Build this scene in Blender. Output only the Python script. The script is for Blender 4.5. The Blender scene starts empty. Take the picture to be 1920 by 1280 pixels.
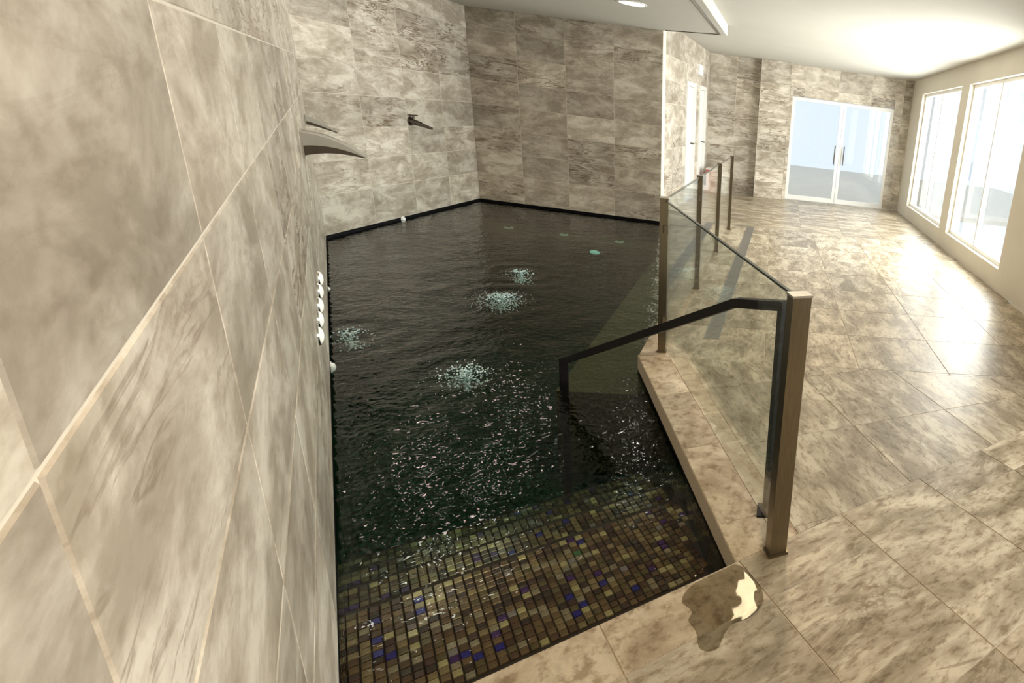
import bpy, bmesh, math, random
from mathutils import Vector, Matrix, noise
random.seed(7)
SC = bpy.context.scene
COL = SC.collection
PI = math.pi

# ------------------------------------------------------------------ camera
F_PX, PPX, PPY = 1059.98, 1597.76, 586.76          # focal length and principal point, image taken as 1920x1280
YAW, PITCH, ROLL = 0.146237, 0.309747, -0.125353
EYE = Vector((0, 0, 1.6))
fwd = Vector((math.sin(YAW)*math.cos(PITCH), math.cos(YAW)*math.cos(PITCH), -math.sin(PITCH)))
r0 = Vector((math.cos(YAW), -math.sin(YAW), 0)); d0 = fwd.cross(r0)
rgt = math.cos(ROLL)*r0 + math.sin(ROLL)*d0
dwn = -math.sin(ROLL)*r0 + math.cos(ROLL)*d0
cam = bpy.data.cameras.new('camera'); camo = bpy.data.objects.new('camera', cam); COL.objects.link(camo)
m = Matrix((rgt, -dwn, -fwd)).transposed().to_4x4(); m.translation = EYE
camo.matrix_world = m
cam.sensor_fit = 'HORIZONTAL'; cam.sensor_width = 36.0
cam.lens = F_PX*36/1920
cam.shift_x = (960-PPX)/1920; cam.shift_y = (PPY-640)/1920
cam.clip_start = 0.02; cam.clip_end = 200
SC.camera = camo

# ------------------------------------------------------------------ world, daylight, exposure
SC.view_settings.view_transform = 'Standard'; SC.view_settings.look = 'None'
SC.view_settings.gamma = 1; SC.view_settings.use_curve_mapping = False
SC.view_settings.exposure = 0.26
w = bpy.data.worlds.new('world'); SC.world = w; w.use_nodes = True
bg = w.node_tree.nodes['Background']; bg.inputs[0].default_value = (0.80, 0.88, 1.0, 1); bg.inputs[1].default_value = 1.0
RW_X = 2.6                                            # right wall with the made-up windows
WIN = [(0.4, 3.0), (6.3, 8.7), (9.1, 11.8)]; WZ0, WZ1 = 0.25, 2.45
for i, (a, b) in enumerate(WIN):                      # area lamps added as overcast daylight in the made-up openings
    L = bpy.data.lights.new('window_daylight', 'AREA'); L.shape = 'RECTANGLE'
    L.size = WZ1-WZ0; L.size_y = b-a; L.energy = (92, 285, 175)[i]; L.color = (1.0, 0.985, 0.955)
    o = bpy.data.objects.new('window_daylight', L); COL.objects.link(o)
    o.location = (RW_X+0.24, (a+b)/2, (WZ0+WZ1)/2); o.rotation_euler = (0, PI/2, 0)

# ------------------------------------------------------------------ materials
def mat(name):
    m = bpy.data.materials.new(name); m.use_nodes = True
    nt = m.node_tree; b = nt.nodes['Principled BSDF']
    return m, nt, b
def N(nt, t, **kw):
    n = nt.nodes.new(t)
    for k, v in kw.items():
        if k.startswith('i_'):
            k = k[2:]; n.inputs[int(k) if k.isdigit() else k.replace('_', ' ')].default_value = v
        else: setattr(n, k, v)
    return n
def ramp(nt, stops, interp='LINEAR'):
    r = nt.nodes.new('ShaderNodeValToRGB'); cr = r.color_ramp; cr.interpolation = interp
    while len(cr.elements) < len(stops): cr.elements.new(0.5)
    for e, (p, c) in zip(cr.elements, stops): e.position = p; e.color = (*c, 1)
    return r
def stone(name, lo, mid, hi, vein, rough=0.35, sc=1.0, stretch=(1, 1, 2.2), veins=0.75, spec=0.4, fine=0.6):
    """Travertine-look porcelain; every tile shows another piece of the pattern."""
    m, nt, b = mat(name); lk = nt.links.new
    tc = N(nt, 'ShaderNodeTexCoord'); oi = N(nt, 'ShaderNodeObjectInfo')
    off = N(nt, 'ShaderNodeVectorMath', operation='SCALE'); cmb = N(nt, 'ShaderNodeCombineXYZ')
    m1 = N(nt, 'ShaderNodeMath', operation='MULTIPLY', i_1=37.0); m2 = N(nt, 'ShaderNodeMath', operation='MULTIPLY', i_1=91.0)
    lk(oi.outputs['Random'], m1.inputs[0]); lk(oi.outputs['Random'], m2.inputs[0])
    lk(m1.outputs[0], cmb.inputs[0]); lk(m2.outputs[0], cmb.inputs[1]); lk(m1.outputs[0], cmb.inputs[2])
    add = N(nt, 'ShaderNodeVectorMath', operation='ADD'); lk(tc.outputs['Object'], add.inputs[0]); lk(cmb.outputs[0], add.inputs[1])
    mp = N(nt, 'ShaderNodeMapping'); mp.inputs['Scale'].default_value = tuple(sc*s for s in stretch); lk(add.outputs[0], mp.inputs[0])
    n1 = N(nt, 'ShaderNodeTexNoise', i_Scale=2.7, i_Detail=12.0, i_Roughness=0.66, i_Distortion=0.45); lk(mp.outputs[0], n1.inputs['Vector'])
    r1 = ramp(nt, [(0.40, lo), (0.50, mid), (0.60, hi)]); lk(n1.outputs[0], r1.inputs[0])
    # long thin veins
    mp2 = N(nt, 'ShaderNodeMapping'); mp2.inputs['Scale'].default_value = (sc*0.9*stretch[0], sc*0.9*stretch[1], sc*2.6*stretch[2]); lk(add.outputs[0], mp2.inputs[0])
    n2 = N(nt, 'ShaderNodeTexNoise', i_Scale=1.9, i_Detail=5.0, i_Roughness=0.6, i_Distortion=1.3); lk(mp2.outputs[0], n2.inputs['Vector'])
    r2 = ramp(nt, [(0.475, (0, 0, 0)), (0.50, (1, 1, 1)), (0.515, (0.55, 0.55, 0.55)), (0.55, (0, 0, 0))]); lk(n2.outputs[0], r2.inputs[0])
    n3 = N(nt, 'ShaderNodeTexNoise', i_Scale=1.4, i_Detail=2.0); lk(mp.outputs[0], n3.inputs['Vector'])
    r3 = ramp(nt, [(0.40, (0, 0, 0)), (0.52, (1, 1, 1))]); lk(n3.outputs[0], r3.inputs[0])
    mv = N(nt, 'ShaderNodeMath', operation='MULTIPLY'); lk(r2.outputs[0], mv.inputs[0]); lk(r3.outputs[0], mv.inputs[1])
    fr0 = N(nt, 'ShaderNodeMath', operation='MULTIPLY', i_1=17.31); lk(oi.outputs['Random'], fr0.inputs[0])
    fr = N(nt, 'ShaderNodeMath', operation='FRACT'); lk(fr0.outputs[0], fr.inputs[0])
    rv = N(nt, 'ShaderNodeMapRange', i_1=0.35, i_2=0.70, i_3=0.15*veins, i_4=veins); lk(fr.outputs[0], rv.inputs[0])
    mv2 = N(nt, 'ShaderNodeMath', operation='MULTIPLY'); lk(mv.outputs[0], mv2.inputs[0]); lk(rv.outputs[0], mv2.inputs[1])
    mx = N(nt, 'ShaderNodeMixRGB'); lk(mv2.outputs[0], mx.inputs[0]); lk(r1.outputs[0], mx.inputs[1]); mx.inputs[2].default_value = (*vein, 1)
    n4 = N(nt, 'ShaderNodeTexNoise', i_Scale=17.0, i_Detail=6.0, i_Roughness=0.65); lk(mp.outputs[0], n4.inputs['Vector'])
    r4 = ramp(nt, [(0.36, (0.58, 0.52, 0.45)), (0.50, (1, 1, 1)), (0.66, (1.0, 1.0, 1.0))]); lk(n4.outputs[0], r4.inputs[0])
    mm = N(nt, 'ShaderNodeMixRGB', blend_type='MULTIPLY', i_0=fine); lk(mx.outputs[0], mm.inputs[1]); lk(r4.outputs[0], mm.inputs[2])
    hs = N(nt, 'ShaderNodeHueSaturation'); lk(mm.outputs[0], hs.inputs['Color'])
    vr = N(nt, 'ShaderNodeMapRange', i_3=0.82, i_4=1.14); lk(oi.outputs['Random'], vr.inputs[0]); lk(vr.outputs[0], hs.inputs['Value'])
    lk(hs.outputs[0], b.inputs['Base Color'])
    b.inputs['Roughness'].default_value = rough; b.inputs['Specular IOR Level'].default_value = spec
    bp = N(nt, 'ShaderNodeBump', i_Strength=0.10, i_Distance=0.01); lk(n1.outputs[0], bp.inputs['Height']); lk(bp.outputs[0], b.inputs['Normal'])
    return m
def plain(name, col, rough=0.5, metal=0.0, spec=0.5, var=0.06, sc=9.0, bump=0.03):
    m, nt, b = mat(name); lk = nt.links.new
    tc = N(nt, 'ShaderNodeTexCoord'); n = N(nt, 'ShaderNodeTexNoise', i_Scale=sc, i_Detail=4.0); lk(tc.outputs['Object'], n.inputs['Vector'])
    r = ramp(nt, [(0.3, tuple(max(0, c*(1-var)) for c in col)), (0.7, tuple(min(1, c*(1+var)) for c in col))]); lk(n.outputs[0], r.inputs[0])
    lk(r.outputs[0], b.inputs['Base Color'])
    b.inputs['Roughness'].default_value = rough; b.inputs['Metallic'].default_value = metal; b.inputs['Specular IOR Level'].default_value = spec
    if bump:
        bp = N(nt, 'ShaderNodeBump', i_Strength=bump, i_Distance=0.01); lk(n.outputs[0], bp.inputs['Height']); lk(bp.outputs[0], b.inputs['Normal'])
    return m
def emit(name, col, s):
    m, nt, b = mat(name); b.inputs['Base Color'].default_value = (*col, 1)
    b.inputs['Emission Color'].default_value = (*col, 1); b.inputs['Emission Strength'].default_value = s
    return m
def brushed(name, col, rough=0.28):
    m, nt, b = mat(name); lk = nt.links.new
    tc = N(nt, 'ShaderNodeTexCoord'); mp = N(nt, 'ShaderNodeMapping'); mp.inputs['Scale'].default_value = (60, 60, 2.0); lk(tc.outputs['Object'], mp.inputs[0])
    n = N(nt, 'ShaderNodeTexNoise', i_Scale=6.0, i_Detail=3.0); lk(mp.outputs[0], n.inputs['Vector'])
    r = ramp(nt, [(0.3, tuple(c*0.85 for c in col)), (0.7, tuple(min(1, c*1.12) for c in col))]); lk(n.outputs[0], r.inputs[0]); lk(r.outputs[0], b.inputs['Base Color'])
    b.inputs['Metallic'].default_value = 1.0; b.inputs['Roughness'].default_value = rough
    return m
def mosaic(name, per_object):
    m, nt, b = mat(name); lk = nt.links.new
    src = N(nt, 'ShaderNodeObjectInfo').outputs['Random'] if per_object else N(nt, 'ShaderNodeNewGeometry').outputs['Random Per Island']
    cols = [(0.0, (0.18, 0.075, 0.035)), (0.16, (0.28, 0.14, 0.065)), (0.34, (0.08, 0.03, 0.02)), (0.46, (0.42, 0.25, 0.12)), (0.58, (0.20, 0.115, 0.045)),
            (0.70, (0.48, 0.33, 0.22)), (0.77, (0.12, 0.04, 0.03)), (0.87, (0.72, 0.52, 0.26)), (0.925, (0.10, 0.012, 0.17)), (0.955, (0.035, 0.015, 0.30)), (0.975, (0.40, 0.29, 0.30)), (0.996, (0.10, 0.22, 0.07))]
    r = ramp(nt, cols, 'CONSTANT'); lk(src, r.inputs[0])
    tc = N(nt, 'ShaderNodeTexCoord'); n = N(nt, 'ShaderNodeTexNoise', i_Scale=40.0, i_Detail=2.0); lk(tc.outputs['Object'], n.inputs['Vector'])
    hs = N(nt, 'ShaderNodeHueSaturation'); vr = N(nt, 'ShaderNodeMapRange', i_3=0.25, i_4=0.82); lk(n.outputs[0], vr.inputs[0]); lk(vr.outputs[0], hs.inputs['Value']); lk(r.outputs[0], hs.inputs['Color'])
    lk(hs.outputs[0], b.inputs['Base Color']); b.inputs['Roughness'].default_value = 0.22; b.inputs['Metallic'].default_value = 0.15
    return m
def glass(name, tint, f0=0.04, rough=0.0, bump=None):
    """clear pane / water skin: mirror by facing angle over a tinted clear body"""
    m = bpy.data.materials.new(name); m.use_nodes = True; nt = m.node_tree; nt.nodes.clear(); lk = nt.links.new
    out = N(nt, 'ShaderNodeOutputMaterial'); lw = N(nt, 'ShaderNodeLayerWeight', i_Blend=0.5)
    pw = N(nt, 'ShaderNodeMath', operation='POWER', i_1=5.0); lk(lw.outputs['Facing'], pw.inputs[0])
    ma = N(nt, 'ShaderNodeMath', operation='MULTIPLY_ADD', i_1=1-f0, i_2=f0); lk(pw.outputs[0], ma.inputs[0])
    tr = N(nt, 'ShaderNodeBsdfTransparent'); tr.inputs[0].default_value = (*tint, 1)
    gl = N(nt, 'ShaderNodeBsdfGlossy', i_Roughness=rough); gl.inputs[0].default_value = (1, 1, 1, 1)
    mx = N(nt, 'ShaderNodeMixShader'); lk(ma.outputs[0], mx.inputs[0]); lk(tr.outputs[0], mx.inputs[1]); lk(gl.outputs[0], mx.inputs[2]); lk(mx.outputs[0], out.inputs[0])
    if bump:
        sc, st, dist = bump
        tc = N(nt, 'ShaderNodeTexCoord'); n = N(nt, 'ShaderNodeTexNoise', i_Scale=sc, i_Detail=1.2, i_Roughness=0.5, i_Distortion=0.4); lk(tc.outputs['Object'], n.inputs['Vector'])
        bp = N(nt, 'ShaderNodeBump', i_Strength=st, i_Distance=dist); lk(n.outputs[0], bp.inputs['Height']); lk(bp.outputs[0], lw.inputs['Normal']); lk(bp.outputs[0], gl.inputs['Normal'])
    return m, nt, out

M = {}
M['wall'] = stone('beige_stone_tile', (0.37, 0.32, 0.255), (0.50, 0.445, 0.37), (0.66, 0.61, 0.525), (0.15, 0.10, 0.06), rough=0.30, veins=1.0, fine=0.35)
M['floor'] = stone('floor_stone_tile', (0.24, 0.195, 0.13), (0.36, 0.30, 0.215), (0.51, 0.445, 0.335), (0.14, 0.10, 0.055), rough=0.36, fine=1.0, stretch=(1.0, 2.4, 1.5), veins=0.6)
M['coping'] = stone('coping_stone', (0.33, 0.25, 0.165), (0.46, 0.37, 0.26), (0.58, 0.49, 0.365), (0.20, 0.13, 0.07), rough=0.42, fine=1.0, stretch=(1.2, 1.2, 1.2), veins=0.35)
M['grout'] = plain('pale_grout', (0.62, 0.57, 0.48), 0.8)
M['floor_grout'] = plain('floor_grout', (0.46, 0.38, 0.28), 0.8)
M['ceiling'] = plain('ceiling_paint', (0.50, 0.48, 0.43), 0.85, var=0.02, sc=2)
M['plaster'] = plain('cream_plaster', (0.66, 0.61, 0.52), 0.8, var=0.03, sc=2)
M['bronze'] = brushed('bronze_steel', (0.22, 0.185, 0.13), 0.28)
M['black_metal'] = plain('black_coated_steel', (0.008, 0.006, 0.006), 0.5, 0.0, 0.18)
M['steel'] = brushed('brushed_steel', (0.62, 0.60, 0.56), 0.25)
M['dark_steel'] = brushed('dark_steel', (0.14, 0.12, 0.10), 0.3)
M['spout'] = plain('satin_grey_steel', (0.46, 0.44, 0.39), 0.3, 0.25)
M['drain'] = brushed('drain_steel', (0.42, 0.41, 0.40), 0.42)
M['white'] = plain('white_enamel', (0.80, 0.80, 0.78), 0.35, var=0.02)
M['white_frame'] = plain('white_frame_paint', (0.78, 0.77, 0.74), 0.4, var=0.02)
M['red'] = plain('red_enamel', (0.42, 0.10, 0.08), 0.4)
M['basin'] = plain('dark_pool_mosaic', (0.012, 0.22, 0.17), 0.6, 0.0, 0.1, var=0.5, sc=55, bump=0.25)
M['bench'] = plain('olive_pool_mosaic', (0.075, 0.055, 0.022), 0.5, 0.0, 0.2, var=0.45, sc=45, bump=0.25)
M['band'] = plain('black_pool_mosaic', (0.006, 0.006, 0.007), 0.6, 0.0, 0.08, var=0.5, sc=60, bump=0.2)
M['mosaic_one'] = mosaic('glass_mosaic', True)
M['mosaic_many'] = mosaic('glass_mosaic_field', False)
M['mosaic_grout'] = plain('mosaic_grout', (0.030, 0.014, 0.010), 0.8)
M['foam'] = plain('bubble_foam', (0.55, 0.72, 0.74), 0.15, var=0.1)
M['glass'], _, _ = glass('clear_railing_glass', (0.95, 0.975, 0.955), 0.045)
M['pane'], _, _ = glass('window_pane_glass', (0.95, 0.97, 0.96), 0.04)
M['glass_edge'] = plain('dark_green_glass_edge', (0.035, 0.045, 0.035), 0.15)
M['puddle'], _, _ = glass('wet_film', (0.66, 0.64, 0.58), 0.035, 0.03, (9.0, 0.25, 0.01))
M['water'], nt_, out_ = glass('pool_water', (0.97, 1.0, 0.99), 0.013, 0.012, (22.0, 0.62, 0.009))
va = N(nt_, 'ShaderNodeVolumeAbsorption', i_Density=0.95); va.inputs[0].default_value = (0.30, 0.62, 0.44, 1); nt_.links.new(va.outputs[0], out_.inputs['Volume'])
M['lamp'] = emit('downlight_glow', (1.0, 0.92, 0.80), 20.0)
M['panel_lamp'] = emit('panel_light_glow', (1.0, 0.76, 0.49), 42.0)
M['button_lamp'] = emit('wall_button_glow', (1.0, 0.98, 0.92), 0.2)
M['pool_lamp'] = emit('underwater_lamp_glow', (0.65, 0.95, 1.0), 0.5)
M['sign'] = emit('small_sign_glow', (1.0, 0.95, 0.92), 0.9)

# ------------------------------------------------------------------ helpers
def link(name, me, material=None, parent=None, loc=(0, 0, 0), rotz=0.0):
    o = bpy.data.objects.new(name, me); COL.objects.link(o)
    if material is not None and me is not None and not me.materials: me.materials.append(M[material])
    if parent is not None: o.parent = parent
    o.location = loc; o.rotation_euler = (0, 0, rotz)
    return o
def mesh(name, v, f, smooth=False):
    me = bpy.data.meshes.new(name); me.from_pydata([tuple(p) for p in v], [], f); me.validate(); me.update()
    if smooth:
        for p in me.polygons: p.use_smooth = True
    return me
class MB:
    def __init__(s): s.v = []; s.f = []
    def add(s, v, f):
        b = len(s.v); s.v += [tuple(p) for p in v]; s.f += [tuple(i+b for i in q) for q in f]; return s
    def box(s, a, b):
        (x0, y0, z0), (x1, y1, z1) = a, b
        v = [(x0,y0,z0),(x1,y0,z0),(x1,y1,z0),(x0,y1,z0),(x0,y0,z1),(x1,y0,z1),(x1,y1,z1),(x0,y1,z1)]
        return s.add(v, [(0,3,2,1),(4,5,6,7),(0,1,5,4),(1,2,6,5),(2,3,7,6),(3,0,4,7)])
    def obox(s, c, ax, ay, az, hx, hy, hz):
        c, ax, ay, az = map(Vector, (c, ax, ay, az)); v = []
        for k in (-1, 1):
            for i, j in ((-1,-1),(1,-1),(1,1),(-1,1)): v.append(c+ax*hx*i+ay*hy*j+az*hz*k)
        return s.add(v, [(0,3,2,1),(4,5,6,7),(0,1,5,4),(1,2,6,5),(2,3,7,6),(3,0,4,7)])
    def prism(s, poly, z0, z1, ch=0.0):
        n = len(poly)
        ar = sum(poly[i][0]*poly[(i+1)%n][1]-poly[(i+1)%n][0]*poly[i][1] for i in range(n))
        if ar < 0: poly = poly[::-1]
        v = [(x, y, z0) for x, y in poly]
        f = [tuple(range(n))[::-1]]
        if ch:
            q = inset(poly, ch)
            v += [(x, y, z1-ch) for x, y in poly]+[(x, y, z1) for x, y in q]
            for i in range(n):
                j = (i+1) % n; f += [(i, j, n+j, n+i), (n+i, n+j, 2*n+j, 2*n+i)]
            f.append(tuple(range(2*n, 3*n)))
        else:
            v += [(x, y, z1) for x, y in poly]
            for i in range(n):
                j = (i+1) % n; f.append((i, j, n+j, n+i))
            f.append(tuple(range(n, 2*n)))
        return s.add(v, f)
    def cyl(s, a, b, ra, rb=None, n=16, caps=True):
        a, b = Vector(a), Vector(b); rb = ra if rb is None else rb
        d = (b-a).normalized(); u = d.orthogonal().normalized(); w = d.cross(u); v = []
        for c, r in ((a, ra), (b, rb)):
            for i in range(n): t = 2*PI*i/n; v.append(c+(u*math.cos(t)+w*math.sin(t))*r)
        f = [(i, (i+1)%n, n+(i+1)%n, n+i) for i in range(n)]
        if caps: f += [tuple(range(n))[::-1], tuple(range(n, 2*n))]
        return s.add(v, f)
    def tube(s, pts, hw, hh, side):
        """square section swept along pts; side = horizontal width direction"""
        side = Vector(side).normalized(); pts = [Vector(p) for p in pts]; rings = []
        for i, p in enumerate(pts):
            if i == 0: t = pts[1]-p
            elif i == len(pts)-1: t = p-pts[i-1]
            else: t = (pts[i+1]-p).normalized()+(p-pts[i-1]).normalized()
            t.normalize(); up = side.cross(t).normalized(); k = 1.0
            if 0 < i < len(pts)-1: k = 1/max(0.5, t.dot((p-pts[i-1]).normalized()))
            rings.append([p+side*hw*a+up*hh*b*k for a, b in ((-1,-1),(1,-1),(1,1),(-1,1))])
        v = [q for r in rings for q in r]; f = [(0,1,2,3)[::-1]]
        for i in range(len(rings)-1):
            for j in range(4): a = i*4+j; b = i*4+(j+1)%4; f.append((a, b, b+4, a+4))
        e = len(v)-4; f.append((e, e+1, e+2, e+3))
        return s.add(v, f)
    def build(s, name, material, parent=None, loc=(0,0,0), rotz=0.0, smooth=False):
        return link(name, mesh(name, s.v, s.f, smooth), material, parent, loc, rotz)
def inset(poly, d):
    n = len(poly); out = []
    for i in range(n):
        p0, p1, p2 = (Vector(poly[(i+k) % n]) for k in (-1, 0, 1))
        a = (p1-p0).normalized(); b = (p2-p1).normalized()
        na = Vector((-a.y, a.x)); nb = Vector((-b.y, b.x)); bis = na+nb
        if bis.length < 1e-6: bis = na
        bis.normalize(); k = d/max(0.35, bis.dot(na)); out.append(tuple(p1+bis*k))
    return out
def clip(poly, nx, ny, c):
    """keep nx*x+ny*y <= c"""
    out = []
    for i in range(len(poly)):
        p, q = poly[i], poly[(i+1) % len(poly)]
        dp, dq = nx*p[0]+ny*p[1]-c, nx*q[0]+ny*q[1]-c
        if dp <= 0: out.append(p)
        if (dp < 0 < dq) or (dq < 0 < dp):
            t = dp/(dp-dq); out.append((p[0]+(q[0]-p[0])*t, p[1]+(q[1]-p[1])*t))
    res = []
    for p in out:
        if not res or (abs(p[0]-res[-1][0])+abs(p[1]-res[-1][1])) > 1e-5: res.append(p)
    if len(res) > 1 and (abs(res[0][0]-res[-1][0])+abs(res[0][1]-res[-1][1])) < 1e-5: res.pop()
    return res
def area(poly):
    return 0.5*abs(sum(poly[i][0]*poly[(i+1)%len(poly)][1]-poly[(i+1)%len(poly)][0]*poly[i][1] for i in range(len(poly))))
def tag(o, label=None, cat=None, group=None, kind=None):
    if label: o['label'] = label
    if cat: o['category'] = cat
    if group: o['group'] = group
    if kind: o['kind'] = kind
    return o
def empty(name, loc=(0, 0, 0), rotz=0.0):
    o = bpy.data.objects.new(name, None); COL.objects.link(o); o.location = loc; o.rotation_euler = (0, 0, rotz); o.empty_display_size = 0.1
    return o

# ------------------------------------------------------------------ plan of the place (metres, deck at z = 0)
WATER = -0.12
U = Vector((-0.5719, 0.8203)); Nn = Vector((0.8203, 0.5719))        # along the left wall / out of it
WALL_N = -0.1686
def LN(s, n):                                                        # point at s along U (from the near pool edge), n off the origin line
    return COPN + U*s + Nn*(n-COPN_N)
COPN = Vector((-0.064, 1.771)); COPN_N = COPN.dot(Nn)
COPC = Vector((-0.868, 3.640))
FARR = Vector((-1.0, 8.90)); DARKR = Vector((-1.833, 9.030))
CORNER = Vector((-4.640, 9.475)); LIGHTL = Vector((-4.654, 6.384))
W0 = LN(0, WALL_N)                                                   # near pool edge meets left wall
CEIL, SOFF = 2.75, 2.61
BACK_Y = -2.5
Cdir = (COPC-COPN).normalized(); Cn = Vector((Cdir.y, -Cdir.x))      # along the slanting pool edge / out of the pool
ROWS = [-0.085, 0.32, 0.655, 0.99, 1.325, 1.66, 1.995, 2.33, 2.75]

# ------------------------------------------------------------------ tiled walls
tile_cache = {}
def wall_tile_mesh(w_, h_, material):
    k = (round(w_, 3), round(h_, 3), material)
    if k not in tile_cache:
        hx, hz, c, t = w_/2, h_/2, 0.0025, 0.012
        v = [(-hx,0,-hz),(hx,0,-hz),(hx,0,hz),(-hx,0,hz)]
        v += [(x, -t+c, z) for x, _, z in v[:4]]
        v += [(x-math.copysign(c, x), -t, z-math.copysign(c, z)) for x, _, z in v[:4]]
        f = [(0,1,2,3)]
        for i in range(4):
            j = (i+1) % 4; f += [(i, 4+i, 4+j, j), (4+i, 8+i, 8+j, 4+j)]
        f.append((8, 11, 10, 9)[::-1])
        me = mesh('tile', v, f)
        bm = bmesh.new(); bm.from_mesh(me); bmesh.ops.recalc_face_normals(bm, faces=bm.faces); bm.to_mesh(me); bm.free()
        me.materials.append(M[material]); tile_cache[k] = me
    return tile_cache[k]
def tiled_wall(name, A, B, label, cols, z0=-0.085, z1=CEIL, rows=ROWS, holes=(), material='wall', thick=0.12, x_ext=(0, 0.13)):
    """wall from plan point A to B, room on its right-hand side; cols = joint positions along the wall"""
    A, B = Vector(A), Vector(B); d = B-A; Lw = d.length; rot = math.atan2(d.y, d.x)
    mb = MB()
    xs = sorted({-x_ext[0], Lw+x_ext[1]} | {x for h in holes for x in h[:2]}); zs = sorted({z0, z1} | {z for h in holes for z in h[2:4]})
    for i in range(len(xs)-1):
        for j in range(len(zs)-1):
            cx, cz = (xs[i]+xs[i+1])/2, (zs[j]+zs[j+1])/2
            if any(h[0] < cx < h[1] and h[2] < cz < h[3] for h in holes): continue
            mb.box((xs[i], 0.0022, zs[j]), (xs[i+1], thick, zs[j+1]))
    wo = mb.build(name, 'grout', None, (A.x, A.y, 0), rot); tag(wo, label, 'wall', kind='structure')
    g = 0.0022
    cols = sorted({0.0, Lw} | {c for c in cols if 0.02 < c < Lw-0.02}); rows = [z0]+[r for r in rows if z0+0.02 < r < z1-0.02]+[z1]
    for i in range(len(cols)-1):
        for j in range(len(rows)-1):
            pieces = [(cols[i], cols[i+1], rows[j], rows[j+1])]
            for h in holes:
                nx = []
                for (a, b, c, e) in pieces:
                    if b <= h[0] or a >= h[1] or e <= h[2] or c >= h[3]: nx.append((a, b, c, e)); continue
                    if a < h[0]: nx.append((a, h[0], c, e))
                    if b > h[1]: nx.append((h[1], b, c, e))
                    aa, bb = max(a, h[0]), min(b, h[1])
                    if e > h[3]: nx.append((aa, bb, h[3], e))
                    if c < h[2]: nx.append((aa, bb, c, h[2]))
                pieces = nx
            for (a, b, c, e) in pieces:
                if b-a < 0.02 or e-c < 0.02: continue
                link('tile', wall_tile_mesh(b-a-2*g, e-c-2*g, material), None, wo, ((a+b)/2, 0.012, (c+e)/2))
    return wo
# left wall beside the camera
LW_A = LN(0, WALL_N) + U*0; tb = (BACK_Y-LW_A.y)/U.y; LW_A = LW_A+U*tb
Ltot = (LIGHTL-LW_A).length
wl = tiled_wall('wall_left', LW_A, LIGHTL, 'long beige stone tiled wall running beside the pool at the left', [Ltot-0.733*k for k in range(1, 15)], x_ext=(0.3, 0.13))
tiled_wall('wall_back', LIGHTL, CORNER, 'pale stone tiled wall with the pipe spout behind the pool', [0.772*k for k in range(1, 4)])
tiled_wall('wall_far', CORNER, DARKR, 'shaded brown stone tiled wall across the far end of the pool', [0.710*k for k in range(1, 4)], x_ext=(0, 0))
# corridor side wall with two doors
CA, CB = DARKR, Vector((-1.66, 12.75))
cd = (CB-CA).normalized(); Lc = (CB-CA).length
DOORS = [(1.60, 2.36, 0.0, 2.07), (2.72, 3.42, 0.0, 2.07)]
wc = tiled_wall('wall_corridor', CA, CB, 'pale stone tiled wall with two white doors beyond the pool', [0.705*k for k in range(1, 6)], z0=0.0, holes=DOORS, x_ext=(-0.06, 0.13))
# end wall: recess, column, glass door bay
DOOR_BAY = (1.72, 3.90, 0.0, 2.14)
we = tiled_wall('wall_end', CB, (RW_X, 12.75), 'stone tiled end wall of the corridor with glass doors', [0.55+0.705*k for k in range(0, 6)], z0=0.0, holes=[DOOR_BAY])
cx0, cx1, cy0 = -0.615, 0.0, 12.50
pil = MB().box((cx0+0.012, cy0+0.012, 0), (cx1-0.012, 12.737, CEIL)).build('pillar', 'grout'); tag(pil, 'stone tiled pillar against the end wall beside the glass doors', 'pillar', kind='structure')
pr = [0.0]+ROWS[1:]
for j in range(len(pr)-1):
    hh = pr[j+1]-pr[j]-0.004; zc = (pr[j]+pr[j+1])/2
    link('tile', wall_tile_mesh(cx1-cx0, hh, 'wall'), None, pil, ((cx0+cx1)/2, cy0+0.012, zc))
    link('tile', wall_tile_mesh(0.24, hh, 'wall'), None, pil, (cx1-0.012, (cy0+12.737)/2, zc), PI/2)
    link('tile', wall_tile_mesh(0.24, hh, 'wall'), None, pil, (cx0+0.012, (cy0+12.737)/2, zc), -PI/2)
# right wall with three tall windows made up to suit the light, wall behind the camera
mb = MB(); ys = [BACK_Y-0.12]+[y for ab in WIN for y in ab]+[12.87]
for i in range(len(ys)-1):
    if i % 2 == 0: mb.box((RW_X, ys[i], 0), (RW_X+0.2, ys[i+1], CEIL))
    else: mb.box((RW_X, ys[i], 0), (RW_X+0.2, ys[i+1], WZ0)); mb.box((RW_X, ys[i], WZ1), (RW_X+0.2, ys[i+1], CEIL))
tag(mb.build('wall_right', 'plaster'), 'cream plastered wall with tall windows at the right', 'wall', kind='structure')
for i, (a, b) in enumerate(WIN):
    wn = ['nearest', 'middle', 'farthest'][i]
    e = empty('window_%d' % (i+1), (RW_X+0.1, (a+b)/2, WZ0)); tag(e, 'tall white framed window in the right wall, the %s of three' % wn, 'window', 'windows of the right wall', 'structure')
    hw, hh = (b-a)/2, WZ1-WZ0; f = MB(); t = 0.05
    f.box((-0.03, -hw, 0), (0.03, -hw+t, hh)); f.box((-0.03, hw-t, 0), (0.03, hw, hh)); f.box((-0.03, -hw+t, 0), (0.03, hw-t, t)); f.box((-0.03, -hw+t, hh-t), (0.03, hw-t, hh)); f.box((-0.03, -t/2, t), (0.03, t/2, hh-t))
    f.build('window_frame', 'white_frame', e)
    for s_ in (-1, 1):
        y0, y1 = sorted((s_*t/2, s_*(hw-t))); MB().box((-0.005, y0, t), (0.005, y1, hh-t)).build('pane', 'pane', e)
tag(MB().box((LW_A.x-0.2, BACK_Y-0.12, 0), (RW_X, BACK_Y, CEIL)).build('wall_behind', 'plaster'), 'cream plastered wall closing the room behind the viewpoint', 'wall', kind='structure')

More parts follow.
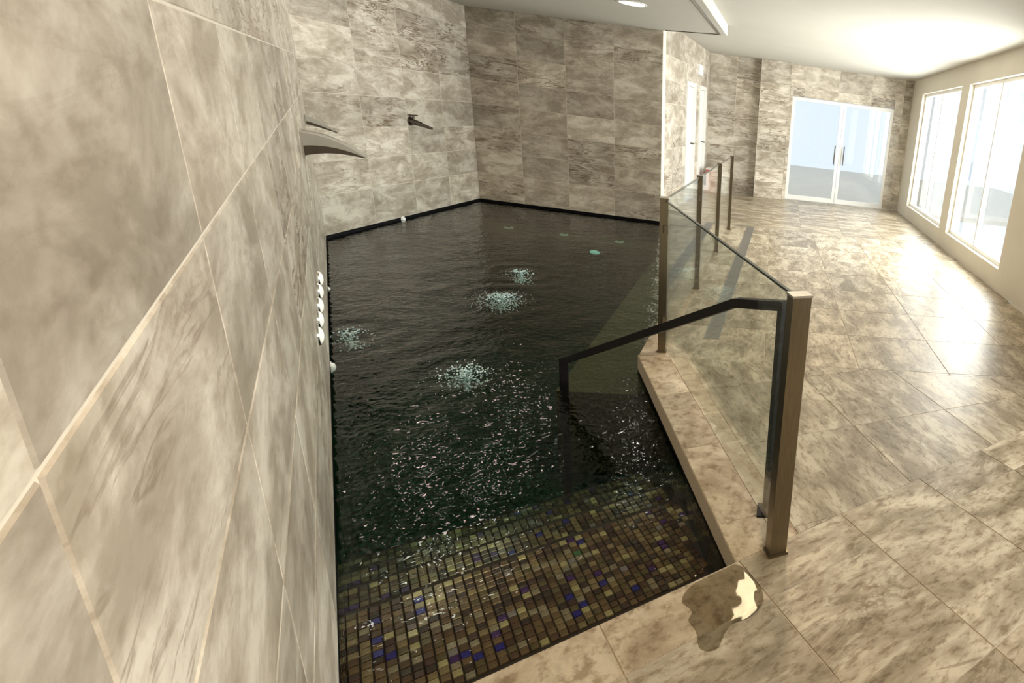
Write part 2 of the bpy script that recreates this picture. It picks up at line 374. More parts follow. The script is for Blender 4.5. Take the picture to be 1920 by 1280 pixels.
# ------------------------------------------------------------------ ceiling and dropped soffit over the pool
tag(MB().box((-5.0, BACK_Y-0.12, CEIL), (RW_X+0.2, 12.9, CEIL+0.1)).build('ceiling', 'ceiling'), 'flat pale ceiling over deck and corridor', 'ceiling', kind='structure')
SR = -0.91; SFAR = Vector((SR, 8.62))
sy = LN(0, WALL_N); tt = (SR-LW_A.x)/U.x; S0 = LW_A+U*tt
soff_poly = [tuple(S0+Vector((0.02, 0.03))), tuple(SFAR), tuple(DARKR+Vector((0.0, -0.02))), tuple(CORNER+Vector((0.02, -0.02))), tuple(LIGHTL+Vector((0.02, 0)))]
so = MB().prism(soff_poly, SOFF, CEIL).build('ceiling_soffit', 'ceiling'); tag(so, 'dropped ceiling panel over the pool with a sharp corner at the far right', 'ceiling', kind='structure')
tr = MB(); a, b = Vector(DARKR)+Vector((0.05, -0.09)), SFAR+Vector((-0.09, -0.09))
for p, q in ((a, b), (b, Vector((SR-0.09, 3.2)))):
    d = (q-p).normalized(); n2 = Vector((-d.y, d.x)); c = (p+q)/2
    tr.obox((c.x, c.y, SOFF-0.004), (d.x, d.y, 0), (n2.x, n2.y, 0), (0, 0, 1), (q-p).length/2, 0.014, 0.004)
tr.build('edge_trim', 'dark_steel', so)

# ------------------------------------------------------------------ floor: deck tiles and pool coping
floor_mb = MB(); floor_o = empty('floor')
def halfplane(poly, hp):
    for h in hp: poly = clip(poly, *h) if len(poly) > 2 else []
    return poly
BIG = [(-8, -5), (8, -5), (8, 16), (-8, 16)]
def hp_right(P, d):   # keep the side to the right of the directed line P, d
    n = Vector((-d.y, d.x)); return (n.x, n.y, n.dot(P))
def hp_left(P, d):
    n = Vector((d.y, -d.x)); return (n.x, n.y, n.dot(P))
floor_parts = []
def region(hps, material, origin, ax, px_, py_, name='tile', ox=0.0, oy=0.0):
    reg = halfplane(BIG, hps)
    if len(reg) < 3: return
    floor_mb.prism(reg, -0.10, -0.003)
    ax = Vector(ax).normalized(); ay = Vector((-ax.y, ax.x)); O = Vector(origin)
    us = [(Vector(p)-O).dot(ax) for p in reg]; vs = [(Vector(p)-O).dot(ay) for p in reg]
    i0, i1 = math.floor((min(us)-ox)/px_), math.ceil((max(us)-ox)/px_); j0, j1 = math.floor((min(vs)-oy)/py_), math.ceil((max(vs)-oy)/py_)
    g = 0.0022
    for i in range(i0, i1):
        for j in range(j0, j1):
            a, b, c, d = i*px_+ox+g, (i+1)*px_+ox-g, j*py_+oy+g, (j+1)*py_+oy-g
            poly = [tuple(O+ax*x+ay*y) for x, y in ((a, c), (b, c), (b, d), (a, d))]
            poly = halfplane(poly, hps)
            if len(poly) < 3 or area(poly) < 0.0015: continue
            cx = sum(p[0] for p in poly)/len(poly); cy = sum(p[1] for p in poly)/len(poly)
            rz = math.atan2(ax.y, ax.x); co, si = math.cos(-rz), math.sin(-rz)
            loc = [((p[0]-cx)*co-(p[1]-cy)*si, (p[0]-cx)*si+(p[1]-cy)*co) for p in poly]
            t = MB().prism(loc, -0.010, 0.0, 0.0012)
            o = t.build(name, material, floor_o, (cx, cy, 0), rz); floor_parts.append(o)
wallside = hp_right(LW_A, U); eastside = (1, 0, RW_X); southside = (0, -1, -BACK_Y); northside = (0, 1, 12.738)
def s_ge(s): P = LN(s, 0); return hp_left(P, Nn)      # left of a line running along Nn = larger s
def s_le(s): P = LN(s, 0); return hp_right(P, Nn)
def n_ge(n): P = LN(0, n); return hp_right(P, U)
def n_le(n): P = LN(0, n); return hp_left(P, U)
def c_ge(o): return hp_right(COPN+Cn*o, Cdir)
def c_le(o): return hp_left(COPN+Cn*o, Cdir)
Y_SPLIT = 3.66
Bdir = (FARR-COPC).normalized(); Bn = Vector((Bdir.y, -Bdir.x))
def b_ge(o): return hp_right(COPC+Bn*o, Bdir)
def b_le(o): return hp_left(COPC+Bn*o, Bdir)
NJ = COPN_N+0.012
region([s_ge(-0.22), s_le(0), n_ge(WALL_N), n_le(NJ)], 'coping', LN(0, NJ), -Nn, 0.511, 0.22, 'coping_stone')
region([s_ge(-0.22), s_le(0), n_ge(NJ), eastside], 'floor', LN(0, NJ), Nn, 0.511, 0.22)
region([s_le(-0.22), n_ge(WALL_N), eastside, southside], 'floor', LN(-0.22, NJ), -Nn, 0.511, 0.60)
region([s_ge(0), c_ge(0), c_le(0.19), (0, 1, Y_SPLIT)], 'coping', COPN+Cdir*0.227, Cdir, 0.60, 0.19, 'coping_stone')
region([s_ge(0), c_ge(0.19), c_le(0.285), (0, 1, Y_SPLIT)], 'coping', COPN+Cdir*0.227+Cn*0.19, Cdir, 0.90, 0.095, 'coping_stone', oy=0.0)
region([s_ge(0), c_ge(0.285), eastside, (0, 1, Y_SPLIT)], 'floor', COPN+Cdir*0.1+Cn*0.285, Cdir, 0.67, 0.67)
region([(0, -1, -Y_SPLIT), b_ge(0), b_le(0.17), (0, 1, FARR.y-0.02)], 'coping', COPC, Bdir, 0.67, 0.17, 'coping_stone')
region([(0, -1, -Y_SPLIT), b_ge(0.17), eastside, (0, 1, FARR.y-0.02)], 'floor', COPC+Bn*0.17, Bdir, 0.67, 0.67)
fd = (FARR-DARKR).normalized()
region([hp_left(DARKR, fd), b_le(0.0), hp_right(CA, cd), (0, 1, FARR.y+0.7)], 'floor', FARR, (1, 0), 0.67, 0.67)
region([(0, -1, -(FARR.y-0.02)), b_ge(0.0), eastside, (0, 1, FARR.y+0.7)], 'floor', FARR, (1, 0), 0.67, 0.67)
region([(0, -1, -(FARR.y+0.7)), hp_right(CA, cd), eastside, northside], 'floor', FARR, (1, 0), 0.67, 0.67)
fb = floor_mb.build('floor_bed', 'floor_grout', floor_o)
tag(floor_o, 'beige stone tiled deck and coping around the pool', 'floor', kind='structure')

# ------------------------------------------------------------------ pool basin
POLY = [W0, COPN, COPC, FARR, DARKR, CORNER, LIGHTL]
basin = empty('pool_basin'); tag(basin, 'dark mosaic lined pool basin with steps and underwater benches', 'pool', kind='structure')
def outward(i):
    p, q = POLY[i], POLY[(i+1) % len(POLY)]; d = (q-p).normalized(); return p, q, d, Vector((d.y, -d.x))
sides = MB(); band = MB()
for i in range(len(POLY)):
    p, q, d, o_ = outward(i); c = (p+q)/2+o_*0.05; hl = (q-p).length/2
    top = -0.101 if i in (0, 1, 2, 3) else -0.086
    sides.obox((c.x, c.y, (-1.15+top)/2), (d.x, d.y, 0), (o_.x, o_.y, 0), (0, 0, 1), hl, 0.05, (top+1.15)/2)
sides.build('basin_side', 'band', basin)
MB().prism([tuple(p) for p in POLY], -1.15, -1.10).build('basin_floor', 'basin', basin)
ALC = [W0, COPN, COPC]                                # stair alcove between left wall and slanting edge
STEPS = [(0.0, 0.84, -0.30), (0.84, 1.16, -0.44), (1.16, 1.48, -0.60), (1.48, 1.80, -0.77)]
step_polys = []
for (a, b, z) in STEPS:
    pl = halfplane(BIG, [s_ge(a), s_le(b), n_ge(WALL_N), hp_left(COPN, Cdir)]); step_polys.append(pl)
    MB().prism(pl, -1.10, z-0.004).build('step', 'mosaic_grout', basin)
fb_d = (CORNER-DARKR).normalized(); fb_n = Vector((-fb_d.y, fb_d.x))     # towards the pool from the far wall
if fb_n.y > 0: fb_n = -fb_n
far_bench = [DARKR, CORNER, CORNER+fb_n*0.55, DARKR+fb_n*0.55+(FARR-DARKR), FARR]
MB().prism([tuple(p) for p in far_bench], -1.10, -0.42).build('bench', 'bench', basin)
rb = [COPC+Bdir*0.25, FARR+fb_n*0.56, FARR+fb_n*0.56-Bn*0.62, COPC+Bdir*0.25-Bn*0.62]
MB().prism([tuple(p) for p in rb], -1.10, -0.42).build('bench', 'bench', basin)
# mosaic: square glass tiles, laid with the left wall
PT = 0.0325; hw = 0.0142
def mosaic_tile_geo(x, y, z, rot, hx=hw, hy=hw, h=0.005):
    co, si = math.cos(rot), math.sin(rot); v = []
    for zz, k in ((z-0.004, 1.0), (z+h*0.6, 1.0), (z+h, 0.86)):
        for a, b in ((-1,-1),(1,-1),(1,1),(-1,1)):
            px_, py_ = a*hx*k, b*hy*k; v.append((x+px_*co-py_*si, y+px_*si+py_*co, zz))
    f = []
    for r in (0, 4):
        for i in range(4): j = (i+1) % 4; f.append((r+i, r+j, r+4+j, r+4+i))
    f.append((8, 9, 10, 11)); return v, f
rotm = math.atan2(Nn.y, Nn.x)
cands = []
def inside(P, hps): return all(h[0]*P.x+h[1]*P.y <= h[2]-0.012 for h in hps)
for (a, b, z) in STEPS:
    hps = [s_ge(a), s_le(b), n_ge(WALL_N), hp_left(COPN, Cdir)]
    for i in range(int((b-a)/PT)+1):
        for j in range(90):
            s_, n_ = a+PT*(i+0.5), WALL_N+PT*(j+0.5); P = LN(s_, n_)
            if not inside(P, hps): continue
            T = Vector((P.x, P.y, z)); k = EYE.z/(EYE.z-z); hit = EYE+(T-EYE)*k
            cands.append(((T-EYE).length, T, (Vector((hit.x, hit.y))-COPN).dot(U) > 0.004))
seen = sorted([c for c in cands if c[2]], key=lambda c: c[0])
one = MB().add(*mosaic_tile_geo(0, 0, 0, 0)); one_me = mesh('mosaic_tile', one.v, one.f); one_me.materials.append(M['mosaic_one'])
for dist, T, _ in seen[:300]:
    o = link('mosaic_tile', one_me, None, basin, (T.x, T.y, T.z+random.uniform(-0.0008, 0.0008)), rotm+random.uniform(-0.02, 0.02))
    o.rotation_euler.x = random.uniform(-0.03, 0.03); o.rotation_euler.y = random.uniform(-0.03, 0.03)
rest = MB()
for dist, T, _ in seen[300:]: rest.add(*mosaic_tile_geo(T.x, T.y, T.z, rotm+random.uniform(-0.02, 0.02)))
tag(rest.build('mosaic_field', 'mosaic_many', basin), kind='stuff')

# ------------------------------------------------------------------ water
JETS = [((-2.34, 4.99), 0.22, 800), ((-2.50, 5.77), 0.13, 360), ((-1.89, 3.50), 0.17, 480), ((-2.86, 3.99), 0.13, 240)]
def wave(x, y):
    h = 0.004*noise.noise((x*3.1, y*3.1, 0.3))+0.0026*noise.noise((x*7.5+4, y*7.5, 1.7))+0.0018*noise.noise((x*17, y*17+3, 4.1))+0.0012*noise.noise((x*36, y*36, 7.7))
    for (jx, jy), r, _ in JETS:
        d = math.hypot(x-jx, y-jy)
        if d < 1.2: h += 0.004*math.exp(-d*2.6)*math.sin(d*26)+0.018*math.exp(-(d/r)**2*2)*noise.noise((x*24, y*24, 9.0))
    return h
bm = bmesh.new(); st = 0.03
nx_, ny_ = int(5.0/st), int(9.6/st)
grid = {}
def inpoly(x, y, mg):
    ok = False
    for i in range(len(POLY)):
        p, q = POLY[i], POLY[(i+1) % len(POLY)]
        if (p.y > y) != (q.y > y) and x < (q.x-p.x)*(y-p.y)/(q.y-p.y)+p.x: ok = not ok
    if ok: return True
    for i in range(len(POLY)):
        p, q = POLY[i], POLY[(i+1) % len(POLY)]; t = max(0, min(1, (Vector((x, y))-p).dot(q-p)/(q-p).length_squared))
        if (Vector((x, y))-(p+(q-p)*t)).length < mg: return True
    return False
def gv(i, j):
    if (i, j) not in grid: grid[(i, j)] = bm.verts.new((-4.75+i*st, 0.9+j*st, 0))
    return grid[(i, j)]
for i in range(nx_):
    for j in range(ny_):
        if inpoly(-4.75+(i+0.5)*st, 0.9+(j+0.5)*st, 0.06): bm.faces.new((gv(i, j), gv(i+1, j), gv(i+1, j+1), gv(i, j+1)))
CUT = LN(0, WALL_N)+U*((COPC-LN(0, WALL_N)).dot(U)); cutd = (COPC-CUT).normalized()      # from left wall to the reflex corner
def bis(b, P, n, keep_neg=True):
    bmesh.ops.bisect_plane(b, geom=b.verts[:]+b.edges[:]+b.faces[:], plane_co=(P.x, P.y, 0), plane_no=(n.x, n.y, 0), clear_outer=keep_neg, clear_inner=not keep_neg)
bA = bm.copy(); bB = bm; EPS = 0.001
nC = Vector((-cutd.y, cutd.x))                                    # towards larger s
bis(bA, COPC, nC, True); bis(bB, COPC, nC, False)
for b_, idx in ((bA, (0, 1, 6)), (bB, (2, 3, 4, 5, 6))):
    for i in idx:
        p, q, d, o_ = outward(i); bis(b_, p-o_*EPS, o_, True)
tmp = bpy.data.meshes.new('tmp'); bA.to_mesh(tmp); bB.from_mesh(tmp); bA.free(); bpy.data.meshes.remove(tmp)
bmesh.ops.remove_doubles(bB, verts=bB.verts[:], dist=0.0004)
for v in bB.verts: v.co.z = WATER+wave(v.co.x, v.co.y)
be = [e for e in bB.edges if e.is_boundary]
ex = bmesh.ops.extrude_edge_only(bB, edges=be)
low = [g for g in ex['geom'] if isinstance(g, bmesh.types.BMVert)]
for v in low: v.co.z = -1.099
le = [g for g in ex['geom'] if isinstance(g, bmesh.types.BMEdge) and all(v in set(low) for v in g.verts)] if len(low) < 1 else [e for e in bB.edges if e.is_boundary]
bmesh.ops.holes_fill(bB, edges=le, sides=0)
bmesh.ops.recalc_face_normals(bB, faces=bB.faces[:])
wm = bpy.data.meshes.new('pool_water'); bB.to_mesh(wm); bB.free()
for p in wm.polygons: p.use_smooth = abs(p.normal.z) > 0.5 and p.center.z > -0.5
wo = link('pool_water', wm, 'water'); tag(wo, 'dark green rippling pool water', 'water', kind='stuff')
# bubbling jets
ico = bmesh.new(); bmesh.ops.create_icosphere(ico, subdivisions=1, radius=1.0); iv = [v.co.copy() for v in ico.verts]; ifc = [tuple(v.index for v in f.verts) for f in ico.faces]; ico.free()
jl = ['largest patch of white bubbles in the middle of the pool', 'small patch of white bubbles just behind the largest one', 'patch of white bubbles in front of the steps, near the handrail end', 'patch of white bubbles close against the left wall']
for ((jx, jy), r, cnt), lab in zip(JETS, jl):
    b_ = MB()
    for k in range(cnt):
        a = random.uniform(0, 2*PI); d = min(1.4*r, r*abs(random.gauss(0, 0.55)))
        x, y = jx+d*math.cos(a)*1.15, jy+d*math.sin(a); rr = random.uniform(0.0025, 0.007)*(1.35-d/r*0.6)
        z = WATER+wave(x, y)+(rr*random.uniform(-0.3, 0.6) if k % 3 == 0 else -random.uniform(0.01, 0.12))
        b_.add([(x+v.x*rr, y+v.y*rr, z+v.z*rr*0.8) for v in iv], ifc)
    tag(b_.build('water_bubbles', 'foam', smooth=True), lab, 'bubbles', 'bubbling jets of the pool', 'stuff')

# ------------------------------------------------------------------ glass railing
POSTS = [Vector((-0.735, 3.745)), Vector((-0.742, 5.33)), Vector((-0.748, 6.95)), Vector((-0.745, 8.47)), Vector((0.085, 1.83))]
RAILH = 1.055
gr = empty('glass_railing', (POSTS[0].x, POSTS[0].y, 0)); tag(gr, 'glass railing with bronze posts along the deck edge of the pool', 'railing')
def gl(p): return Vector((p.x-POSTS[0].x, p.y-POSTS[0].y))
for i, p in enumerate(POSTS):
    q = gl(p); d = (Vector((0, 1)) if i < 4 else (POSTS[4]-POSTS[0]).normalized()); n2 = Vector((d.y, -d.x))
    wx, wy = ((0.026, 0.019) if i < 4 else (0.034, 0.026))
    mb = MB(); mb.obox((q.x, q.y, 0.5275), (d.x, d.y, 0), (n2.x, n2.y, 0), (0, 0, 1), wy, wx, 0.5275)
    po = mb.build('post', 'bronze', gr)
    MB().obox((q.x, q.y, 0.006), (d.x, d.y, 0), (n2.x, n2.y, 0), (0, 0, 1), wy+0.006, wx+0.006, 0.006).build('base_plate', 'bronze', po)
    MB().obox((q.x, q.y, 1.058), (d.x, d.y, 0), (n2.x, n2.y, 0), (0, 0, 1), wy+0.003, wx+0.003, 0.004).build('cap', 'steel', po)
for a, b in ((0, 1), (1, 2), (2, 3), (0, 4)):
    p, q = gl(POSTS[a]), gl(POSTS[b]); d = (q-p).normalized(); n2 = Vector((d.y, -d.x)); g0 = 0.05 if b != 4 else 0.045
    p2, q2 = p+d*g0, q-d*g0; c = (p2+q2)/2; hl = (q2-p2).length/2
    pane = MB().obox((c.x, c.y, 0.56), (d.x, d.y, 0), (n2.x, n2.y, 0), (0, 0, 1), hl, 0.005, 0.48).build('glass_pane', 'glass', gr)
    MB().obox((c.x, c.y, 1.043), (d.x, d.y, 0), (n2.x, n2.y, 0), (0, 0, 1), hl, 0.0065, 0.0045).build('edge', 'glass_edge', pane)
    for P, sg in ((p, 1), (q, -1)):
        for z in (0.25, 0.86):
            e = P+d*sg*0.040; MB().obox((e.x, e.y, z), (d.x, d.y, 0), (n2.x, n2.y, 0), (0, 0, 1), 0.022, 0.013, 0.025).build('clamp', 'bronze', gr)

# ------------------------------------------------------------------ black handrail into the water
Q0 = Vector((0.046, 2.075, 0)); hr = empty('handrail', tuple(Q0)); tag(hr, 'black square handrail sloping from the deck down into the pool', 'handrail')
T1 = Vector((0.040, 2.085, 0.935)); T2 = Vector((-0.150, 2.280, 0.868)); T3 = Vector((-1.272, 3.440, 0.018)); T4 = Vector((-1.287, 3.457, -1.098))
sd = Vector((T3.y-T1.y, -(T3.x-T1.x), 0)).normalized()
rel = lambda p: p-Q0
MB().tube([rel(T1)+Vector((0.006, -0.006, 0)), rel(T2), rel(T3)], 0.021, 0.019, sd).build('rail', 'black_metal', hr)
MB().tube([Vector((0, 0, 0.0)), rel(T1)+Vector((0, 0, 0.016))], 0.021, 0.012, sd).build('leg', 'black_metal', hr)
MB().tube([rel(T3)+Vector((0, 0, 0.018)), rel(T4)], 0.021, 0.016, sd).build('leg', 'black_metal', hr)
MB().obox((0, 0, 0.004), (1, 0, 0), (0, 1, 0), (0, 0, 1), 0.045, 0.045, 0.004).build('base_plate', 'black_metal', hr)

# ------------------------------------------------------------------ spouts
def blade_spout(name, root, length, width, th, drop, label, group, ex=1.9):
    """curved sheet-fall spout on the left wall: thick at the wall, thin at the lip"""
    e = empty(name, (root[0], root[1], root[2]), math.atan2(Nn.y, Nn.x)); tag(e, label, 'water spout', group)
    n = 18; v = []; f = []
    for i in range(n+1):
        t = i/n; x = length*t; zt = -drop*(t**ex)-th*1.1*(1-t)**0.9; thk = th*(1-t)**0.85+0.006; w2 = width/2*(1-0.12*t)
        v += [(x, -w2, zt), (x, w2, zt), (x, w2, zt-thk*0.9), (x, -w2, zt-thk)]
        # shallow trough along the top
        if i:
            a, b = (i-1)*4, i*4
            f += [(a, b, b+1, a+1), (a+1, b+1, b+2, a+2), (a+2, b+2, b+3, a+3), (a+3, b+3, b, a)]
    f += [(0, 1, 2, 3), (n*4+3, n*4+2, n*4+1, n*4)]
    me = mesh('underside', v, f, False); link('underside', me, 'dark_steel', e)  # darker steel puts the shade of the lower half into the colour
    tv = []; tf = []
    for i in range(n+1):
        t = i/n; x = (length+0.004)*t; zt = -drop*(t**ex)+0.004; w2 = width/2*(1-0.12*t)+0.003; tk = th*1.1*(1-t)**0.9+0.006
        tv += [(x, -w2, zt), (x, w2, zt), (x, w2, zt-tk), (x, -w2, zt-tk)]
        if i:
            a, b = (i-1)*4, i*4
            tf += [(a, b, b+1, a+1), (a+1, b+1, b+2, a+2), (a+2, b+2, b+3, a+3), (a+3, b+3, b, a)]
    tf += [(0, 1, 2, 3), (n*4+3, n*4+2, n*4+1, n*4)]
    link('blade', mesh('blade', tv, tf), 'spout', e)  # paler steel stands for the light falling on the upper half
    MB().box((-0.001, -width/2-0.02, -th*2.1-0.02), (0.010, width/2+0.02, 0.02)).build('wall_plate', 'steel', e)
    rim = MB()
    for s_ in (-1, 1):
        pts = [Vector((length*i/n*0.97, s_*(width/2*(1-0.12*i/n)-0.006), -drop*((i/n)**ex)+0.006)) for i in range(n+1)]
        rim.tube(pts, 0.005, 0.007, (0, 1, 0))
    rim.build('side_rim', 'spout', e)
    return e
def on_wall(y, z):      # point on the face of the left wall
    t = (y-LIGHTL.y)/U.y; P = LIGHTL+U*t; return (P.x, P.y, z)
blade_spout('cascade_spout', on_wall(4.62, 1.118), 0.335, 0.30, 0.066, 0.137, 'large curved steel cascade spout on the left wall above the pool', 'steel spouts over the pool')
blade_spout('cascade_spout', on_wall(5.86, 1.135), 0.21, 0.10, 0.026, 0.115, 'slim steel blade spout beyond the large curved one, near the wall corner', 'steel spouts over the pool', 1.15)
e = empty('pipe_spout', (LIGHTL.x, 7.98, 1.06)); tag(e, 'small dark pipe spout with a lever on the pale back wall', 'water spout', 'steel spouts over the pool')
MB().cyl((0, 0, 0), (0.02, 0, 0), 0.055, 0.05, 20).build('flange', 'dark_steel', e)
MB().cyl((0.015, 0, 0.0), (0.12, 0.02, -0.03), 0.036, 0.030, 16).build('pipe', 'dark_steel', e)
MB().cyl((0.11, 0.018, -0.028), (0.235, 0.04, -0.07), 0.026, 0.015, 16).build('nozzle', 'dark_steel', e)
lv = MB(); lv.cyl((0.05, 0.0, 0.02), (0.05, 0.0, 0.065), 0.012, 0.012, 10); lv.box((0.025, -0.045, 0.062), (0.075, 0.05, 0.078)); lv.build('lever', 'dark_steel', e)

# ------------------------------------------------------------------ round button lights on the left wall
BL = [3.80, 3.565, 3.33, 3.125, 2.915]
ord_ = ['farthest from the viewer of the five white wall buttons beside the water', 'second farthest of the five white wall buttons beside the water', 'middle one of the five white wall buttons beside the water', 'second nearest of the five white wall buttons beside the water', 'nearest to the viewer of the five white wall buttons beside the water']
def dome(mb, r, h, n=16, k=5):
    v = []; f = []
    for i in range(k):
        a = PI/2*i/k; rr, x = r*math.cos(a), h*math.sin(a)
        for j in range(n): t = 2*PI*j/n; v.append((x, rr*math.cos(t), rr*math.sin(t)))
    v.append((h, 0, 0))
    for i in range(k-1):
        for j in range(n): f.append((i*n+j, i*n+(j+1) % n, (i+1)*n+(j+1) % n, (i+1)*n+j))
    for j in range(n): f.append(((k-1)*n+j, (k-1)*n+(j+1) % n, k*n))
    f.append(tuple(range(n))[::-1]); mb.add(v, f); return mb
for y, lab in zip(BL, ord_):
    x, y_, z = on_wall(y, 0.315)
    o = empty('button_light', (x, y_, z), math.atan2(Nn.y, Nn.x)); tag(o, lab, 'wall light', 'white buttons on the left wall')
    dome(MB(), 0.046, 0.022).build('lens', 'button_lamp', o, smooth=True)
    MB().cyl((0, 0, 0), (0.006, 0, 0), 0.052, 0.050, 20).build('rim', 'steel', o)
# underwater fittings
for (y, z, lab) in ((3.47, -0.135, 'white round fitting at the water line of the left wall, the nearer one'), (4.85, -0.125, 'small white round fitting at the water line of the left wall, the farther one')):
    x, y_, z_ = on_wall(y, z); r = 0.03 if y < 4 else 0.018
    o = empty('wall_nozzle', (x, y_, z_), math.atan2(Nn.y, Nn.x)); tag(o, lab, 'pool fitting', 'white fittings at the water line')
    dome(MB(), r, r*0.8).build('cap', 'white', o, smooth=True); MB().cyl((0, 0, 0), (0.004, 0, 0), r*1.25, r*1.2, 16).build('rim', 'white', o)
o = empty('wall_nozzle', (LIGHTL.x+0.005, 7.62, -0.11)); tag(o, 'white round fitting at the water line of the pale back wall', 'pool fitting', 'white fittings at the water line')
dome(MB(), 0.03, 0.026).build('cap', 'white', o, smooth=True); MB().cyl((0, 0, 0), (0.004, 0, 0), 0.038, 0.036, 16).build('rim', 'white', o)
for k, (t, lab) in enumerate(((0.22, 'left'), (0.52, 'middle'), (0.82, 'right'))):
    P = CORNER+(DARKR-CORNER)*t+fb_n*0.30
    o = empty('bench_nozzle', (P.x, P.y, -0.42)); tag(o, 'white oval air nozzle on the underwater bench, the %s of three' % lab, 'pool fitting', 'air nozzles on the far bench')
    MB().cyl((0, 0, 0), (0, 0, 0.012), 0.065, 0.058, 20).build('rim', 'white', o)
    MB().cyl((0, 0, 0.012), (0, 0, 0.018), 0.035, 0.030, 16).build('grille', 'steel', o)
uw = [((DARKR+(CORNER-DARKR)*0.27+fb_n*0.55), fb_n, -0.56, 'bluish white oval lamp under water in the front of the far bench'),
      (LN(1.16, 0.52), U, -0.52, 'bluish white oval lamp under water in the riser of the second step')]
for P, d, z, lab in uw:
    o = empty('underwater_lamp', (P.x, P.y, z), math.atan2(d.y, d.x)); tag(o, lab, 'pool lamp', 'underwater lamps'); o.scale = (1, 1.8, 0.7)
    MB().cyl((0, 0, 0), (0.010, 0, 0), 0.065, 0.060, 20).build('rim', 'steel', o)
    dome(MB(), 0.050, 0.022).build('lens', 'pool_lamp', o, smooth=True)

# ------------------------------------------------------------------ slot drain in the deck
dr = empty('floor_drain', (-0.44, 6.4, 0)); tag(dr, 'long grey steel slot drain set in the deck beside the railing', 'drain')
f = MB(); y0, y1 = 4.04-6.4, 8.90-6.4; wdr = 0.052
f.box((-wdr-0.006, y0, -0.004), (-wdr, y1, 0.0025)); f.box((wdr, y0, -0.004), (wdr+0.006, y1, 0.0025)); f.box((-wdr, y0, -0.004), (wdr, y0+0.006, 0.0025))
f.box((-wdr-0.24, y1-0.05, -0.004), (-wdr-0.006, y1, 0.0025)); f.build('frame', 'drain', dr)
b_ = MB(); k = y0+0.010
while k < y1-0.01: b_.box((-wdr, k, -0.003), (wdr, k+0.012, 0.0015)); k += 0.018
tag(b_.build('grate_bars', 'drain', dr), kind='stuff')
MB().box((-wdr, y0, -0.006), (wdr, y1, -0.0003)).build('channel', 'black_metal', dr)

# ------------------------------------------------------------------ doors, sign, bin
for i, (a, b, z0, z1) in enumerate(DOORS):
    P = CA+cd*(a+b)/2; rz = math.atan2(cd.y, cd.x); hwd = (b-a)/2
    e = empty('door_%d' % (i+1), (P.x, P.y, 0), rz); tag(e, ['white door in the corridor wall, the one nearer the pool', 'white door in the corridor wall, the one nearer the end wall'][i], 'door', 'corridor doors', 'structure')
    f = MB(); f.box((-hwd, -0.02, 0), (-hwd+0.07, 0.10, z1)); f.box((hwd-0.07, -0.02, 0), (hwd, 0.10, z1)); f.box((-hwd+0.07, -0.02, z1-0.07), (hwd-0.07, 0.10, z1)); f.build('door_frame', 'white_frame', e)
    MB().box((-hwd+0.075, 0.03, 0.008), (hwd-0.075, 0.07, z1-0.075)).build('door_leaf', 'white', e)
    h = MB(); h.cyl((hwd-0.14, 0.03, 1.02), (hwd-0.14, -0.03, 1.02), 0.012, None, 10); h.box((hwd-0.26, -0.04, 1.01), (hwd-0.13, -0.025, 1.03)); h.build('handle', 'dark_steel', e)
P = CA+cd*2.62
e = empty('wall_sign', (P.x, P.y, 2.33), math.atan2(cd.y, cd.x)); tag(e, 'small white lit sign on the corridor wall above the doors', 'sign')
MB().box((-0.16, -0.045, -0.09), (0.16, 0.0, 0.09)).build('housing', 'white_frame', e); MB().box((-0.14, -0.05, -0.07), (0.14, -0.045, 0.07)).build('face', 'sign', e)
e = empty('low_cabinet', (-1.36, 12.30, 0)); tag(e, 'low red and white cabinet standing by the end wall behind the glass', 'cabinet')
MB().box((-0.22, -0.16, 0.02), (0.02, 0.16, 0.50)).build('body', 'red', e); MB().box((0.02, -0.17, 0.0), (0.20, 0.17, 0.56)).build('side_panel', 'white', e)
MB().box((-0.22, -0.165, 0.50), (0.02, 0.16, 0.52)).build('lid', 'white_frame', e)
# glass doors in the end wall, largely made up to suit the light
x0, x1 = CB.x+DOOR_BAY[0], CB.x+DOOR_BAY[1]; e = empty('door_3', ((x0+x1)/2, 12.80, 0)); tag(e, 'pair of white framed glass doors in the end wall', 'door', kind='structure')
hwd = (x1-x0)/2
for s_ in (-1, 1):
    a, b = sorted((s_*0.006, s_*hwd)); f = MB(); t = 0.06; z1 = 2.13
    f.box((a, -0.03, 0.005), (a+t, 0.03, z1)); f.box((b-t, -0.03, 0.005), (b, 0.03, z1)); f.box((a+t, -0.03, 0.005), (b-t, 0.03, 0.10)); f.box((a+t, -0.03, z1-t), (b-t, 0.03, z1))
    lf = f.build('door_leaf', 'white_frame', e); MB().box((a+t, -0.004, 0.10), (b-t, 0.004, z1-t)).build('pane', 'pane', lf)
    hx = s_*0.10; h = MB(); h.box((hx-0.012, -0.09, 0.85), (hx+0.012, -0.07, 1.25)); h.box((hx-0.01, -0.07, 0.88), (hx+0.01, -0.03, 0.90)); h.box((hx-0.01, -0.07, 1.20), (hx+0.01, -0.03, 1.22)); h.build('handle', 'dark_steel', lf)
tag(MB().box((-6, 12.9, -0.12), (9, 24, -0.02)).build('ground', 'plaster'), 'pale paving outside the glass doors', 'ground', kind='structure')

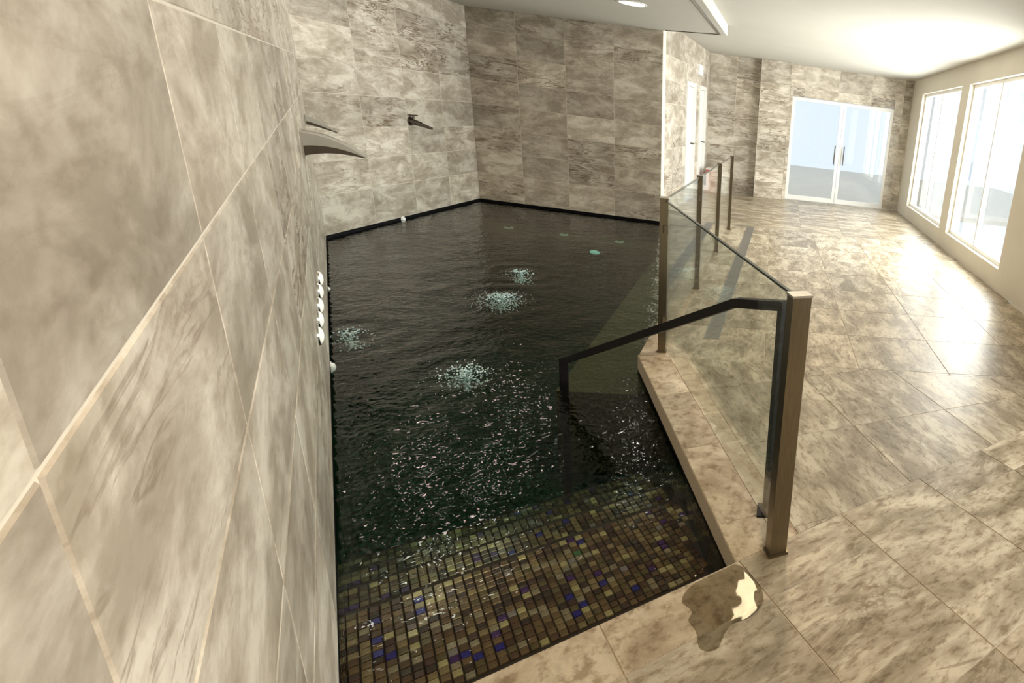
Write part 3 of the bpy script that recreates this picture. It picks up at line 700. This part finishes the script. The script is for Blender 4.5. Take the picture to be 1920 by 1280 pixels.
# ------------------------------------------------------------------ puddle on the near coping
PUD = [(-0.066, 1.760), (0.030, 1.66), (0.046, 1.577), (0.004, 1.514), (-0.045, 1.490), (-0.071, 1.452), (-0.085, 1.398), (-0.115, 1.385), (-0.146, 1.40), (-0.165, 1.46), (-0.195, 1.50), (-0.190, 1.54), (-0.231, 1.586), (-0.195, 1.668)]
n = len(PUD); sm = []
for i in range(n):
    p0, p1, p2, p3 = (Vector(PUD[(i+k) % n]) for k in (-1, 0, 1, 2))
    for t in (0, 0.25, 0.5, 0.75): sm.append(tuple(0.5*((2*p1)+(p2-p0)*t+(2*p0-5*p1+4*p2-p3)*t*t+(3*p1-p0-3*p2+p3)*t**3)))
sm = halfplane_ok = [p for p in sm if (Vector(p)-COPN).dot(U) < -0.004]
pm = MB(); c = Vector((sum(p[0] for p in sm)/len(sm), sum(p[1] for p in sm)/len(sm)))
k = len(sm); v = [(p[0], p[1], 0.0004) for p in sm]+[tuple(c+(Vector(p)-c)*0.94)+(0.0016,) for p in sm]
f = [(i, (i+1) % k, k+(i+1) % k, k+i) for i in range(k)]+[tuple(range(k, 2*k))]
pm.add(v, f); po = pm.build('puddle', 'puddle'); tag(po, 'dark wet puddle on the coping at the near corner of the pool', 'puddle')

# ------------------------------------------------------------------ ceiling lamps
def downlight(x, y, z, lab, grp):
    e = empty('ceiling_downlight', (x, y, z)); tag(e, lab, 'ceiling light', grp)
    v = []; f = []; n = 24
    for r, zz in ((0.150, 0.0), (0.153, -0.008), (0.128, -0.010), (0.125, 0.0)):
        for i in range(n): t = 2*PI*i/n; v.append((r*math.cos(t), r*math.sin(t), zz))
    for k in range(3):
        for i in range(n): f.append((k*n+i, k*n+(i+1) % n, (k+1)*n+(i+1) % n, (k+1)*n+i))
    link('ring', mesh('ring', v, f), 'white_frame', e)
    MB().cyl((0, 0, -0.001), (0, 0, -0.004), 0.125, 0.125, 28).build('lens', 'lamp', e)
pos = [(-3.45, 7.6), (-1.75, 7.0), (-3.95, 6.25), (-3.05, 6.0), (-3.15, 4.85)]
DL = ['farthest one towards the back wall', 'farthest one towards the deck', 'middle one against the left wall', 'middle one over the water', 'nearest one']
for i, (x, y) in enumerate(pos):
    downlight(x, y, SOFF, 'recessed downlight in the soffit, ' + DL[i], 'downlights over the pool')
for x, y, lab in ((0.05, 4.35, 'rectangular lit ceiling panel above the deck, the farther one'), (0.55, 0.35, 'rectangular lit ceiling panel above the deck, the nearer one')):  # the nearer panel is an extra lamp added to brighten the near deck
    e = empty('ceiling_panel_light', (x, y, CEIL)); tag(e, lab, 'ceiling light', 'ceiling panels over the deck')
    MB().box((-0.17, -0.34, -0.018), (0.17, 0.34, 0)).build('frame', 'white_frame', e); MB().box((-0.15, -0.32, -0.021), (0.15, 0.32, -0.018)).build('diffuser', 'panel_lamp', e)
